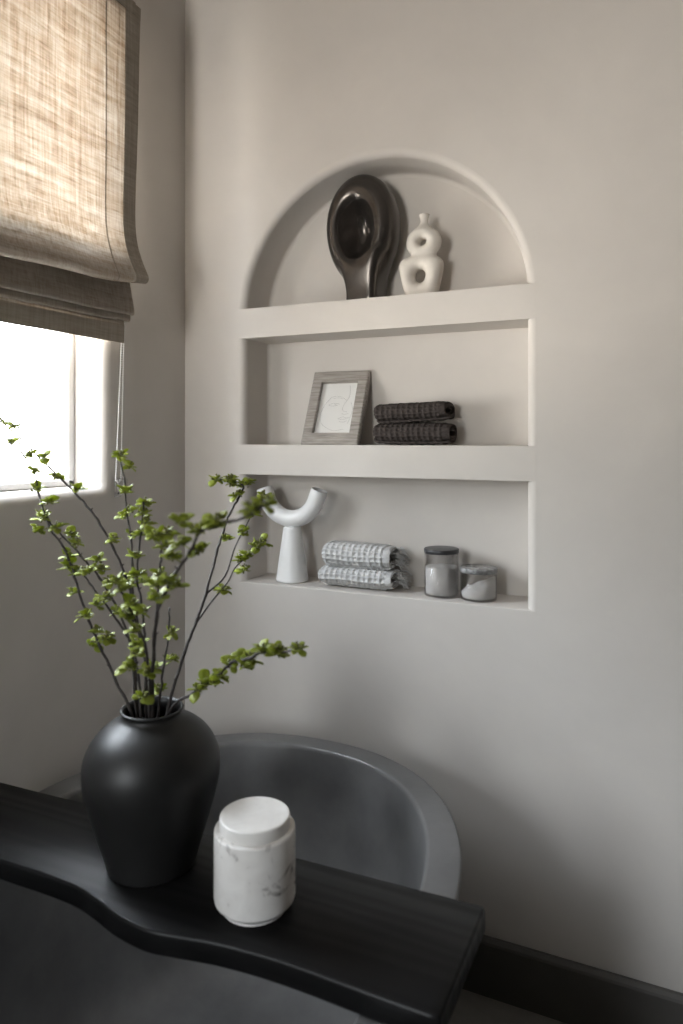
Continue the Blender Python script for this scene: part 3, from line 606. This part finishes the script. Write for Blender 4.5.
crisp(obj('seam', blind_sheet(1.349, 1.3525, 1, .0014, SH[:34], .0010), M['linen_hem'], bt), 60)
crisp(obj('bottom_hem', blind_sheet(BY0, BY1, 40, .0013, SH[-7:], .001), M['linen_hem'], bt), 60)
BK = catmull([(-1.270, 1.835, 0), (-1.2735, 1.79, 0), (-1.272, 1.745, 0), (-1.2745, 1.728, 0), (-1.280, 1.755, 0), (-1.289, 1.775, 0), (-1.2945, 1.755, 0), (-1.2965, 1.725, 0), (-1.2935, 1.690, 0)], 3)
BK = [Vector((v.x - .010, 0, v.y)) for v in BK]
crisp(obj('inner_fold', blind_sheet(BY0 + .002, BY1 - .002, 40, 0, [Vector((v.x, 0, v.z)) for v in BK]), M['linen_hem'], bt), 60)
bm = bmesh.new(); box(bm, XL + .002, XL + .050, BY0 + .01, BY1 - .01, 2.490, 2.535, .002); crisp(obj('headrail', bm, M['frame_white'], bt))
bm = bmesh.new(); box(bm, -1.2645, -1.2585, BY0, BY1 + .001, 2.505, 2.538, .001); crisp(obj('top_hem', bm, M['linen_hem'], bt))
# beaded pull chain, two strands down to a clear holder on the wall
bm = bmesh.new()
def bead(bm, p, r=.0026):
    bmesh.ops.create_uvsphere(bm, u_segments=6, v_segments=4, radius=r, matrix=Matrix.Translation(p))
a0, a1 = Vector((-1.3115, 1.4665, 1.73)), Vector((-1.3115, 1.4395, 1.278))
b0, b1 = Vector((-1.3095, 1.4700, 1.73)), Vector((-1.3095, 1.4570, 1.278))
n = 72
for i in range(n + 1):
    bead(bm, a0.lerp(a1, i / n)); bead(bm, b0.lerp(b1, i / n))
tube(bm, [a0, a1], .0007, 5); tube(bm, [b0, b1], .0007, 5)
for i in range(7):
    q = math.pi * i / 6; bead(bm, ((a1 + b1) / 2) + Vector((0, -.0055 * math.cos(q), -.0055 * math.sin(q))))
tube(bm, [(-1.3115, 1.4665, 2.49), a0], .0007, 5); tube(bm, [(-1.3095, 1.4700, 2.49), b0], .0007, 5)
obj('bead_chain', bm, M['white_ceramic'], bt)
bm = bmesh.new(); box(bm, XL + .001, XL + .006, 1.441, 1.466, 1.232, 1.285, .0024, 3)
box(bm, XL + .004, XL + .033, 1.444, 1.463, 1.259, 1.283, .006, 3)
hd = obj('chain_holder', bm, M['smoke'], bt); hd['label'] = 'clear plastic chain holder screwed to the wall'
bm = bmesh.new(); lathe(bm, [(.0005, -.0012), (.0028, -.0012), (.0032, 0), (.002, .0012), (.0005, .0012)], (0, 0, 0), 16)
bmesh.ops.rotate(bm, matrix=Matrix.Rotation(R(90), 3, 'Y'), verts=bm.verts, cent=(0, 0, 0)); bmesh.ops.translate(bm, vec=(XL + .0075, 1.4535, 1.243), verts=bm.verts)
obj('screw', bm, M['lid_black'], hd)

# ================================================================== TOP NICHE: two ceramics
S1, S2, S3 = 1.768, 1.3705, NZ0
def f_black(X, Y, Z):
    c = (-.762, 1.824, S1 + .205)
    w = .1045 + .006 * (Z - c[2]) / .15
    q = np.sqrt(((X - c[0]) / w) ** 2 + ((Z - c[2]) / .156) ** 2)
    outline = (q - 1) * .115
    # slab with strongly rounded edges
    d1 = np.abs(Y - c[1]) - .058
    head = smax(outline, d1, .055)
    neck = smax(np.abs(X + .752) - .045, np.abs(Y - 1.826) - .058, .022)
    neck = np.maximum(neck, Z - (S1 + .13))
    b_ = smin(head, neck, .028)
    # funnel: wide oval at the front narrowing into the body, offset up-left
    hole = ell(X, Y, Z, (c[0] - .006, c[1] - .064, c[2] - .002), (.050, .096, .080))
    b_ = smax(b_, -hole, .030)
    return np.maximum(b_, (S1 + .0005) - Z)
tag(field_mesh(f_black, (-.885, 1.752, S1 - .006), (-.635, 1.892, S1 + .375), .0042, 'ring_sculpture', M['black_glaze']),
    'tall glossy black oval ring sculpture on a thick stem, under the niche arch', 'sculpture')
def f_white(X, Y, Z):
    yc = 1.815
    c1 = (-.588, yc, S1 + .062); c2 = (-.581, yc, S1 + .150)
    z = (Z - S1) / .115
    hw = .040 + .026 * np.clip(z, 0, .85) ** .8
    lo = smax(smax(np.abs(X - c1[0]) - hw, Z - (S1 + .112), .035), np.abs(Y - yc) - .030, .026)
    up = smax((np.sqrt(((X - c2[0]) / .049) ** 2 + ((Z - c2[2]) / .043) ** 2) - 1) * .045, np.abs(Y - yc) - .025, .03)
    r_ = .0105 + .004 * np.clip((Z - (S1 + .205)) / .02, 0, 1) ** 2 + .016 * np.clip((S1 + .208 - Z) / .03, 0, 1) ** 2
    nk = np.maximum(np.sqrt((X + .5800) ** 2 + (Y - yc) ** 2) - r_, np.maximum(Z - (S1 + .2265), (S1 + .17) - Z))
    b_ = smin(smin(lo, up, .014), nk, .012)
    def hol(cx, cz, rx, rz, sm):
        dd = np.abs(Y - yc) / .03
        k = 1 + 1.0 * np.clip(dd, 0, 1) ** 2
        return (np.sqrt(((X - cx) / (rx * k)) ** 2 + ((Z - cz) / (rz * k)) ** 2) - 1) * rx
    b_ = smax(b_, -hol(c1[0] - .002, c1[2] - .002, .0155, .0185, 1), .010)
    b_ = smax(b_, -hol(c2[0] - .001, c2[2] + .000, .0105, .0095, 1), .010)
    b_ = np.maximum(b_, -(np.maximum(np.sqrt((X + .5800) ** 2 + (Y - yc) ** 2) - .0075, (S1 + .21) - Z)))
    return np.maximum(b_, (S1 + .0005) - Z)
tag(field_mesh(f_white, (-.672, 1.772, S1 - .004), (-.498, 1.858, S1 + .236), .0024, 'ring_vase', M['bisque']),
    'small white bisque bud vase of two stacked pierced rings, beside the black sculpture', 'vase')

# ================================================================== MIDDLE NICHE
# picture frame leaning back on the niche wall; built flat, then leaned
FWD, FHT, FT = .176, .238, .022
ft = thing('picture_frame', 'weathered grey wood picture frame with a line drawing, leaning on the middle shelf', 'picture frame', (-.937, 1.772, S2 + .0005))
lean = math.asin(.098 / FHT); ft.rotation_euler = (-lean, 0, R(2))
bm = bmesh.new()
bw = .031
o_ = [(0, 0), (FWD, 0), (FWD, FHT), (0, FHT)]; i_ = [(bw, bw + .007), (FWD - bw, bw + .007), (FWD - bw, FHT - bw - .004), (bw, FHT - bw - .004)]
def inset(p, k):
    cx, cz = FWD / 2, FHT / 2; return [(x + (k if x < cx else -k), z + (k if z < cz else -k)) for x, z in p]
rr_ = [[(x, y, z) for x, z in q] for q, y in ((inset(o_, .0), FT), (inset(o_, 0), .004), (inset(o_, .004), 0), (inset(i_, -.0015), 0), (inset(i_, 0), .0015), (inset(i_, 0), FT - .004), (inset(i_, -.004), FT - .004), (inset(i_, -.004), FT))]
rings(bm, rr_ + [rr_[0]], False, False); bmesh.ops.remove_doubles(bm, verts=bm.verts, dist=1e-6)
bmesh.ops.recalc_face_normals(bm, faces=bm.faces)
obj('frame_border', bm, M['grey_wood'], ft, smooth=False, world_space=False)
bm = bmesh.new(); box(bm, bw - .003, FWD - bw + .003, FT - .008, FT - .0045, bw + .004, FHT - bw - .001)
pr = obj('print', bm, M['paper'], ft, smooth=False, world_space=False)
# the line drawing: jaw arc, hair line, brow, eye, nose and lips
bm = bmesh.new(); py = FT - .0083
ox, oz, pw, ph = bw, bw + .007, FWD - 2 * bw, FHT - 2 * bw - .011
def stroke(pts, w=.00032): tube(bm, [(ox + u_ * pw, py, oz + v_ * ph) for u_, v_ in [(q.x, q.y) for q in catmull([(a, b_, 0) for a, b_ in pts], 5)]], w, 5)
stroke([(.30, .72), (.16, .58), (.08, .40), (.12, .24), (.30, .13), (.52, .075), (.78, .10)])
stroke([(.30, .72), (.44, .745), (.60, .72), (.74, .66)]); stroke([(.36, .70), (.5, .71), (.62, .69)])
stroke([(.26, .57), (.36, .60), (.48, .60), (.56, .585)]); stroke([(.28, .56), (.40, .55), (.52, .57)]); stroke([(.42, .60), (.44, .575), (.49, .57)])
stroke([(.76, .95), (.80, .80), (.78, .70), (.70, .60), (.66, .50), (.70, .45), (.80, .43)])
stroke([(.66, .40), (.74, .385), (.84, .40)]); stroke([(.58, .30), (.70, .335), (.78, .32), (.90, .33)]); stroke([(.60, .295), (.74, .29), (.88, .315)]); stroke([(.62, .25), (.74, .235), (.84, .26)])
stroke([(.86, .62), (.93, .50), (.92, .36), (.86, .2)])
obj('line_drawing', bm, M['ink'], pr, world_space=False)

# folded waffle towels: a flattened spiral of cloth, woven in square cells
def towel(name, label, x0, x1, yc, z0, hw, hh, mtl, group, turns=2.6, th=.0062, cell=.0150, depth=.0040, tilt=0, seed=1, fringe=False, band=True):
    rnd = random.Random(seed); bm = bmesh.new()
    NS, NX = 380, 130
    def base(s):                        # s 0..1 outer to inner along the spiral
        a = -math.pi * .62 + s * turns * 2 * math.pi
        k = s * turns * th * 1.16
        c_, s_ = math.cos(a), math.sin(a); p = 2 / 2.6
        w_, h_ = max(hw - k, .004), max(hh - k * .92, .0022)
        return Vector((w_ * math.copysign(abs(c_) ** p, c_), h_ * math.copysign(abs(s_) ** p, s_)))
    P = [base((i / NS) ** .92) for i in range(NS + 1)]
    L = [0]
    for a, b_ in zip(P, P[1:]): L.append(L[-1] + (b_ - a).length)
    N = []
    for i in range(NS + 1):
        t_ = (P[min(i + 1, NS)] - P[max(i - 1, 0)]).normalized(); N.append(Vector((t_.y, -t_.x)))
    ph = [rnd.uniform(0, 6.28) for _ in range(6)]
    def waf(l, x, edge):
        u_, v_ = l / (cell * .74), x / cell
        u_ += .10 * math.sin(x * 40 + ph[5]); v_ += .08 * math.sin(l * 50 + ph[4])
        pit = abs(math.sin(math.pi * u_)) * abs(math.sin(math.pi * v_))
        return depth * (1 - pit ** .8) * edge
    outer, inner = [], []
    for j in range(NX + 1):
        q = j / NX; ro, ri = [], []
        for i in range(NS + 1):
            s = i / NS
            xa = x0 + .004 * math.sin(ph[0] + s * 9) + s * .010; xb = x1 + .0035 * math.sin(ph[1] + s * 11) - (s ** .5) * .006
            x = xa + (xb - xa) * q
            dR = (x1 - x)
            edge = 1.0
            if band and dR < .020: edge = .15
            bulge = 1 + .035 * math.sin(ph[2] + q * 5) - .30 * max(0, 1 - q / .06) ** 2 * (1 - s) - .05 * (max(0, (q - .93) / .07) ** 2)
            p = P[i].copy(); p.x *= (1 + .02 * math.sin(ph[3] + q * 7)); p.y *= bulge
            hem = .0010 if (band and .004 < dR < .018) else 0
            d = waf(L[i], x, edge) + hem
            d += .0006 * math.sin(x * 190 + L[i] * 70 + ph[4])
            if i > NS * .45: d *= .4
            o_p = p + N[i] * (d); i_p = p - N[i] * (th * .78)
            sk = tilt * (x - x0) / (x1 - x0)
            ro.append((x, yc + o_p.x, z0 + hh + depth * 1.3 + o_p.y + sk)); ri.append((x, yc + i_p.x, z0 + hh + depth * 1.3 + i_p.y + sk))
        outer.append(ro); inner.append(ri)
    rings(bm, [o + i[::-1] for o, i in zip(outer, inner)])
    bmesh.ops.recalc_face_normals(bm, faces=bm.faces)
    zmin = min(v.co.z for v in bm.verts if True)
    for v in bm.verts: v.co.z = max(v.co.z, z0)
    t_ = thing(name, label, 'towel', ((x0 + x1) / 2, yc, z0), group)
    obj('folded_cloth', bm, mtl, t_)
    if fringe:
        bm = bmesh.new()
        for k in range(34):
            yy = yc + hw * rnd.uniform(-.15, 1.0); zz = z0 + hh * rnd.uniform(.25, 1.95)
            dx, dy, dz = rnd.uniform(.012, .030), rnd.uniform(-.006, .012), rnd.uniform(-.014, .004)
            pts = [(x1 - .012, yy, zz), (x1 + dx * .4, yy + dy * .4, zz + .002), (x1 + dx * .75, yy + dy, max(z0 + .002, zz + dz * .6)), (x1 + dx, yy + dy * 1.2, max(z0 + .002, zz + dz))]
            tube(bm, catmull(pts, 3), .0014, 5)
        obj('fringe', bm, mtl, t_)
    return t_
towel('hand_towel', 'charcoal waffle hand towel on the middle shelf, lower of the dark pair', -.715, -.500, 1.818, S2 + .0005, .050, .0275, M['dark_towel'], 'charcoal waffle towels', seed=5)
towel('hand_towel', 'charcoal waffle hand towel on the middle shelf, upper of the dark pair', -.712, -.507, 1.820, S2 + .0560, .049, .0255, M['dark_towel'], 'charcoal waffle towels', tilt=.008, seed=9)
towel('hand_towel', 'pale grey waffle hand towel on the lowest shelf, lower of the light pair', -.878, -.660, 1.818, S3 + .0005, .052, .0245, M['light_towel'], 'pale grey waffle towels', seed=12, fringe=True, depth=.0052, cell=.0165)
towel('hand_towel', 'pale grey waffle hand towel on the lowest shelf, upper of the light pair', -.870, -.668, 1.822, S3 + .0505, .049, .0325, M['light_towel'], 'pale grey waffle towels', seed=17, fringe=True, depth=.0052, cell=.0165)

# ================================================================== LOWEST NICHE
ct = thing('candle_holder', 'white ceramic candle holder, a curved tube balanced on a cone, on the lowest shelf', 'candle holder', (-.985, 1.815, S3))
bm = bmesh.new(); lathe(bm, [(.001, .0005), (.043, .0005), (.0465, .002), (.0475, .006), (.0470, .010), (.0265, .152), (.025, .1575), (.022, .159), (.001, .159)], (-.985, 1.815, S3), 64)
crisp(obj('cone_base', bm, M['white_ceramic'], ct), 60)
UR = .0870; UC = (-.988, 1.815, S3 + .159 + .0245 + UR - .001); pts = []
for i in range(33):
    a = R(200 + 140 * i / 32); pts.append((UC[0] + UR * math.cos(a), UC[1], UC[2] + UR * math.sin(a)))
rad = .0250
dl, dr = Vector((-math.sin(R(20)), 0, math.cos(R(20)))), Vector((math.sin(R(20)), 0, math.cos(R(20))))
bm = bmesh.new()
P = [tuple(Vector(pts[0]) + dl * .0320)] + [tuple(Vector(pts[0]) + dl * .016)] + pts + [tuple(Vector(pts[-1]) + dr * .016)] + [tuple(Vector(pts[-1]) + dr * .0320)]
T = [(Vector(P[min(i + 1, len(P) - 1)]) - Vector(P[max(i - 1, 0)])).normalized() for i in range(len(P))]
rl = []
def ring_at(p, t_, r):
    u_ = Vector((0, 1, 0)); w_ = t_.cross(u_)
    return [tuple(Vector(p) + (u_ * math.cos(2 * math.pi * k / 32) + w_ * math.sin(2 * math.pi * k / 32)) * r) for k in range(32)]
def endcap(p, t_):   # hollow socket: rings from the inside out
    p = Vector(p); return [ring_at(p + t_ * .022, t_, .001), ring_at(p + t_ * .022, t_, .0195), ring_at(p + t_ * .002, t_, .0205), ring_at(p + t_ * .0, t_, .0225), ring_at(p, t_, .0235), ring_at(p + t_ * .0015, t_, .0248)]
rl += endcap(P[0], T[0])
for p, t_ in zip(P[1:-1], T[1:-1]): rl.append(ring_at(p, t_, rad))
rl += [list(q) for q in [[tuple(v) for v in r] for r in [ring_at(Vector(P[-1]) - T[-1] * k, T[-1], r_) for k, r_ in ((.0015, .0248), (0, .0235), (0, .0225), (.002, .0205), (.022, .0195), (.022, .001))]]]
rings(bm, rl); bmesh.ops.recalc_face_normals(bm, faces=bm.faces)
crisp(obj('curved_tube', bm, M['white_ceramic'], ct), 60)

def glass_jar(name, label, x, y, r, h, fill, lidh, lidm, slope=0):
    t_ = thing(name, label, 'jar', (x, y, S3), 'glass jars on the lowest shelf')
    bm = bmesh.new(); z0 = S3 + .0005
    lathe(bm, [(.001, 0), (r - .004, 0), (r - .001, .0015), (r, .005), (r, h - lidh), (r - .0022, h - lidh), (r - .0022, .006), (r - .005, .0045), (.001, .0045)], (x, y, z0), 56)
    gl = obj('glass_body', bm, M['smoke'], t_)
    bm = bmesh.new(); n = 48; rad = r - .0034; rr_ = []
    rnd = random.Random(int(x * -1000))
    rr_.append([(x + (rad - .003) * math.cos(2 * math.pi * i / n), y + (rad - .003) * math.sin(2 * math.pi * i / n), z0 + .0052) for i in range(n)])
    rr_.append([(x + rad * math.cos(2 * math.pi * i / n), y + rad * math.sin(2 * math.pi * i / n), z0 + .008) for i in range(n)])
    for k in (1, .9, .7, .45, .2, .02):
        ring = []
        for i in range(n):
            a = 2 * math.pi * i / n; px_, py_ = rad * k * math.cos(a), rad * k * math.sin(a)
            ring.append((x + px_, y + py_, z0 + fill + slope * px_ + .0015 * math.sin(px_ * 170 + py_ * 90) + .004 * (1 - k) ** 2))
        rr_.append(ring)
    rings(bm, rr_); bmesh.ops.recalc_face_normals(bm, faces=bm.faces)
    tag(obj('bath_salts', bm, M['salt']), 'white bath salts ' + ('heaped aslant inside the short glass jar' if slope else 'filling most of the tall glass jar'), 'bath salts')
    bm = bmesh.new()
    lathe(bm, [(.001, h - lidh + .0004), (r + .0004, h - lidh + .0004), (r + .0012, h - lidh + .0012), (r + .0012, h - .0014), (r + .0004, h - .0004), (r - .001, h), (.001, h)], (x, y, z0), 56)
    crisp(obj('lid', bm, lidm, t_), 50)
glass_jar('glass_jar', 'tall smoky glass jar of white salts with a black lid, on the lowest shelf', -.532, 1.815, .0455, .1250, .076, .012, M['lid_black'])
glass_jar('glass_jar', 'short smoky glass jar with a grey marbled lid, on the lowest shelf', -.431, 1.812, .0470, .0830, .040, .0125, M['lid_grey'], .42)

# ================================================================== FLOWERING BRANCHES IN THE VASE
LB = {
 'B': 'longest branch in the black vase, leaning far left across the bright window pane',
 'A': 'leftmost branch at the vase neck, dense with leaf clusters, crossing the window sill',
 'C': 'branch leaning left below the window corner, between the two longest left branches',
 'D': 'short branch leaning left in the middle of the vase, tip lost among the leaves',
 'E': 'upright thin branch in the vase whose tip meets the blind chain',
 'F': 'upright branch in the vase just right of the chain, topped by a narrow leaf spray',
 'G': 'near blurred branch arching right out of the vase to the candle holder',
 'M': 'straight dark upright branch in the middle of the vase behind the blurred spray',
 'H': 'tall forked branch with a bare lower stem, rising right in front of the niche',
 'K': 'low branch reaching right over the bathtub rim, tip against the bare wall',
 'L': 'short thin upright twig with two small leaf clusters at the vase right side',
 'N': 'front central branch in the vase, thick with leaf clusters above the neck'}
def leaf_into(bm, base, d, up, ln, wd, rnd):
    """one cupped ovate leaf with a raised midrib fold"""
    d = d.normalized(); side = d.cross(up).normalized(); nrm = side.cross(d).normalized()
    prof = [(0, .10), (.12, .45), (.30, .84), (.52, 1.0), (.74, .95), (.90, .66), (1.0, .15)]
    curl = rnd.uniform(-.25, .30); rows = []
    for t_, w_ in prof:
        c_ = base + d * ln * t_ + nrm * (curl * ln * t_ * t_)
        rows.append([bm.verts.new(c_ + side * (wd * w_ * k) + nrm * (abs(k) * wd * w_ * .32)) for k in (-.5, 0, .5)])
    for a, b_ in zip(rows, rows[1:]):
        for k in (0, 1): bm.faces.new((a[k], a[k + 1], b_[k + 1], b_[k]))
def solid_leaves(bm, th=.0004):
    fs = bm.faces[:]
    bmesh.ops.recalc_face_normals(bm, faces=fs)
    bmesh.ops.solidify(bm, geom=fs, thickness=th)
for bi, (key, main, twigs, cls) in enumerate(BR):
    rnd = random.Random(100 + bi)
    mouth = Vector(main[0]); inside = Vector((VX - (mouth.x - VX) * .55, VY - (mouth.y - VY) * .55, TOPZ + .022 + .004 * (bi % 3)))
    off_ = Vector((mouth.x - VX, mouth.y - VY, 0))
    if off_.length > .036: off_ *= .036 / off_.length
    mouth = Vector((VX + off_.x, VY + off_.y, TOPZ + .262))
    root = thing('leafy_branch', LB[key], 'branch', inside, 'leafy branches in the black vase')
    P = [inside, inside.lerp(mouth, .5), mouth] + [Vector(p) for p in main[1:]]
    C_ = catmull(P, 5); n = len(C_)
    tot = n - 1; rb = .0030 if key in 'HKGB' else .0026
    pts = []
    for i, p in enumerate(C_):
        j = .0011 if i > 12 else 0
        pts.append(p + Vector((rnd.uniform(-j, j), rnd.uniform(-j, j), rnd.uniform(-j, j))))
    rad = [rb * (1 - .42 * i / tot) * (1 + (.22 if i % 5 == 0 and i > 10 else 0)) for i in range(n)]
    bm = bmesh.new(); tube(bm, pts, rad, 8)
    for i in range(12, n - 6, 5):       # small thorny buds at the nodes
        if rnd.random() < .6:
            d = Vector((rnd.uniform(-1, 1), rnd.uniform(-1, 1), .8)).normalized()
            tube(bm, [pts[i], pts[i] + d * .004, pts[i] + d * .0065], [rad[i] * .7, rad[i] * .6, .0003], 5)
    stem = obj('stem', bm, M['bark'], root)
    for tw in twigs:
        T_ = catmull(tw, 5); bm = bmesh.new(); tube(bm, T_, [.0019 * (1 - .6 * i / len(T_)) for i in range(len(T_))], 7); obj('side_twig', bm, M['bark'], root)
    for ci, (cp, sp_) in enumerate(cls):
        cp, sp_ = Vector(cp), Vector(sp_)
        if (cp - sp_).length < .004: sp_ = cp
        ax = (cp - sp_); ax = ax.normalized() if ax.length > .002 else Vector((rnd.uniform(-.3, .3), rnd.uniform(-.3, .3), 1)).normalized()
        bm = bmesh.new()
        if (cp - sp_).length > .004: tube(bm, [sp_, sp_.lerp(cp, .6), cp], [.0009, .0008, .0007], 5)
        nl = rnd.randint(8, 11); a0_ = rnd.uniform(0, 6.28)
        for k in range(nl):
            a = a0_ + k * 2.4; el = rnd.uniform(-.5, .9)
            d = Vector((math.cos(a) * math.cos(el), math.sin(a) * math.cos(el), math.sin(el)))
            ln = rnd.uniform(.0120, .0200) * (1.12 if k % 3 == 0 else .85)
            up = Vector((rnd.uniform(-.4, .4), rnd.uniform(-.4, .4), 1)).cross(d).cross(d) * -1
            leaf_into(bm, cp + d * .002, d, up if up.length > .01 else Vector((0, 0, 1)), ln, ln * rnd.uniform(.70, .90), rnd)
        solid_leaves(bm)
        lf = obj('leaf_cluster', bm, M['leaf'], root)
        bm = bmesh.new()                # tight head of tiny buds
        for k in range(rnd.randint(14, 20)):
            d = Vector((rnd.gauss(0, 1), rnd.gauss(0, 1), rnd.gauss(.35, 1))).normalized()
            p = cp + Vector((0, 0, .003)) + d * rnd.uniform(.003, .0092)
            bmesh.ops.create_icosphere(bm, subdivisions=1, radius=rnd.uniform(.0016, .0027), matrix=Matrix.Translation(p))
        bd = obj('flower_buds', bm, M['bud'], lf)
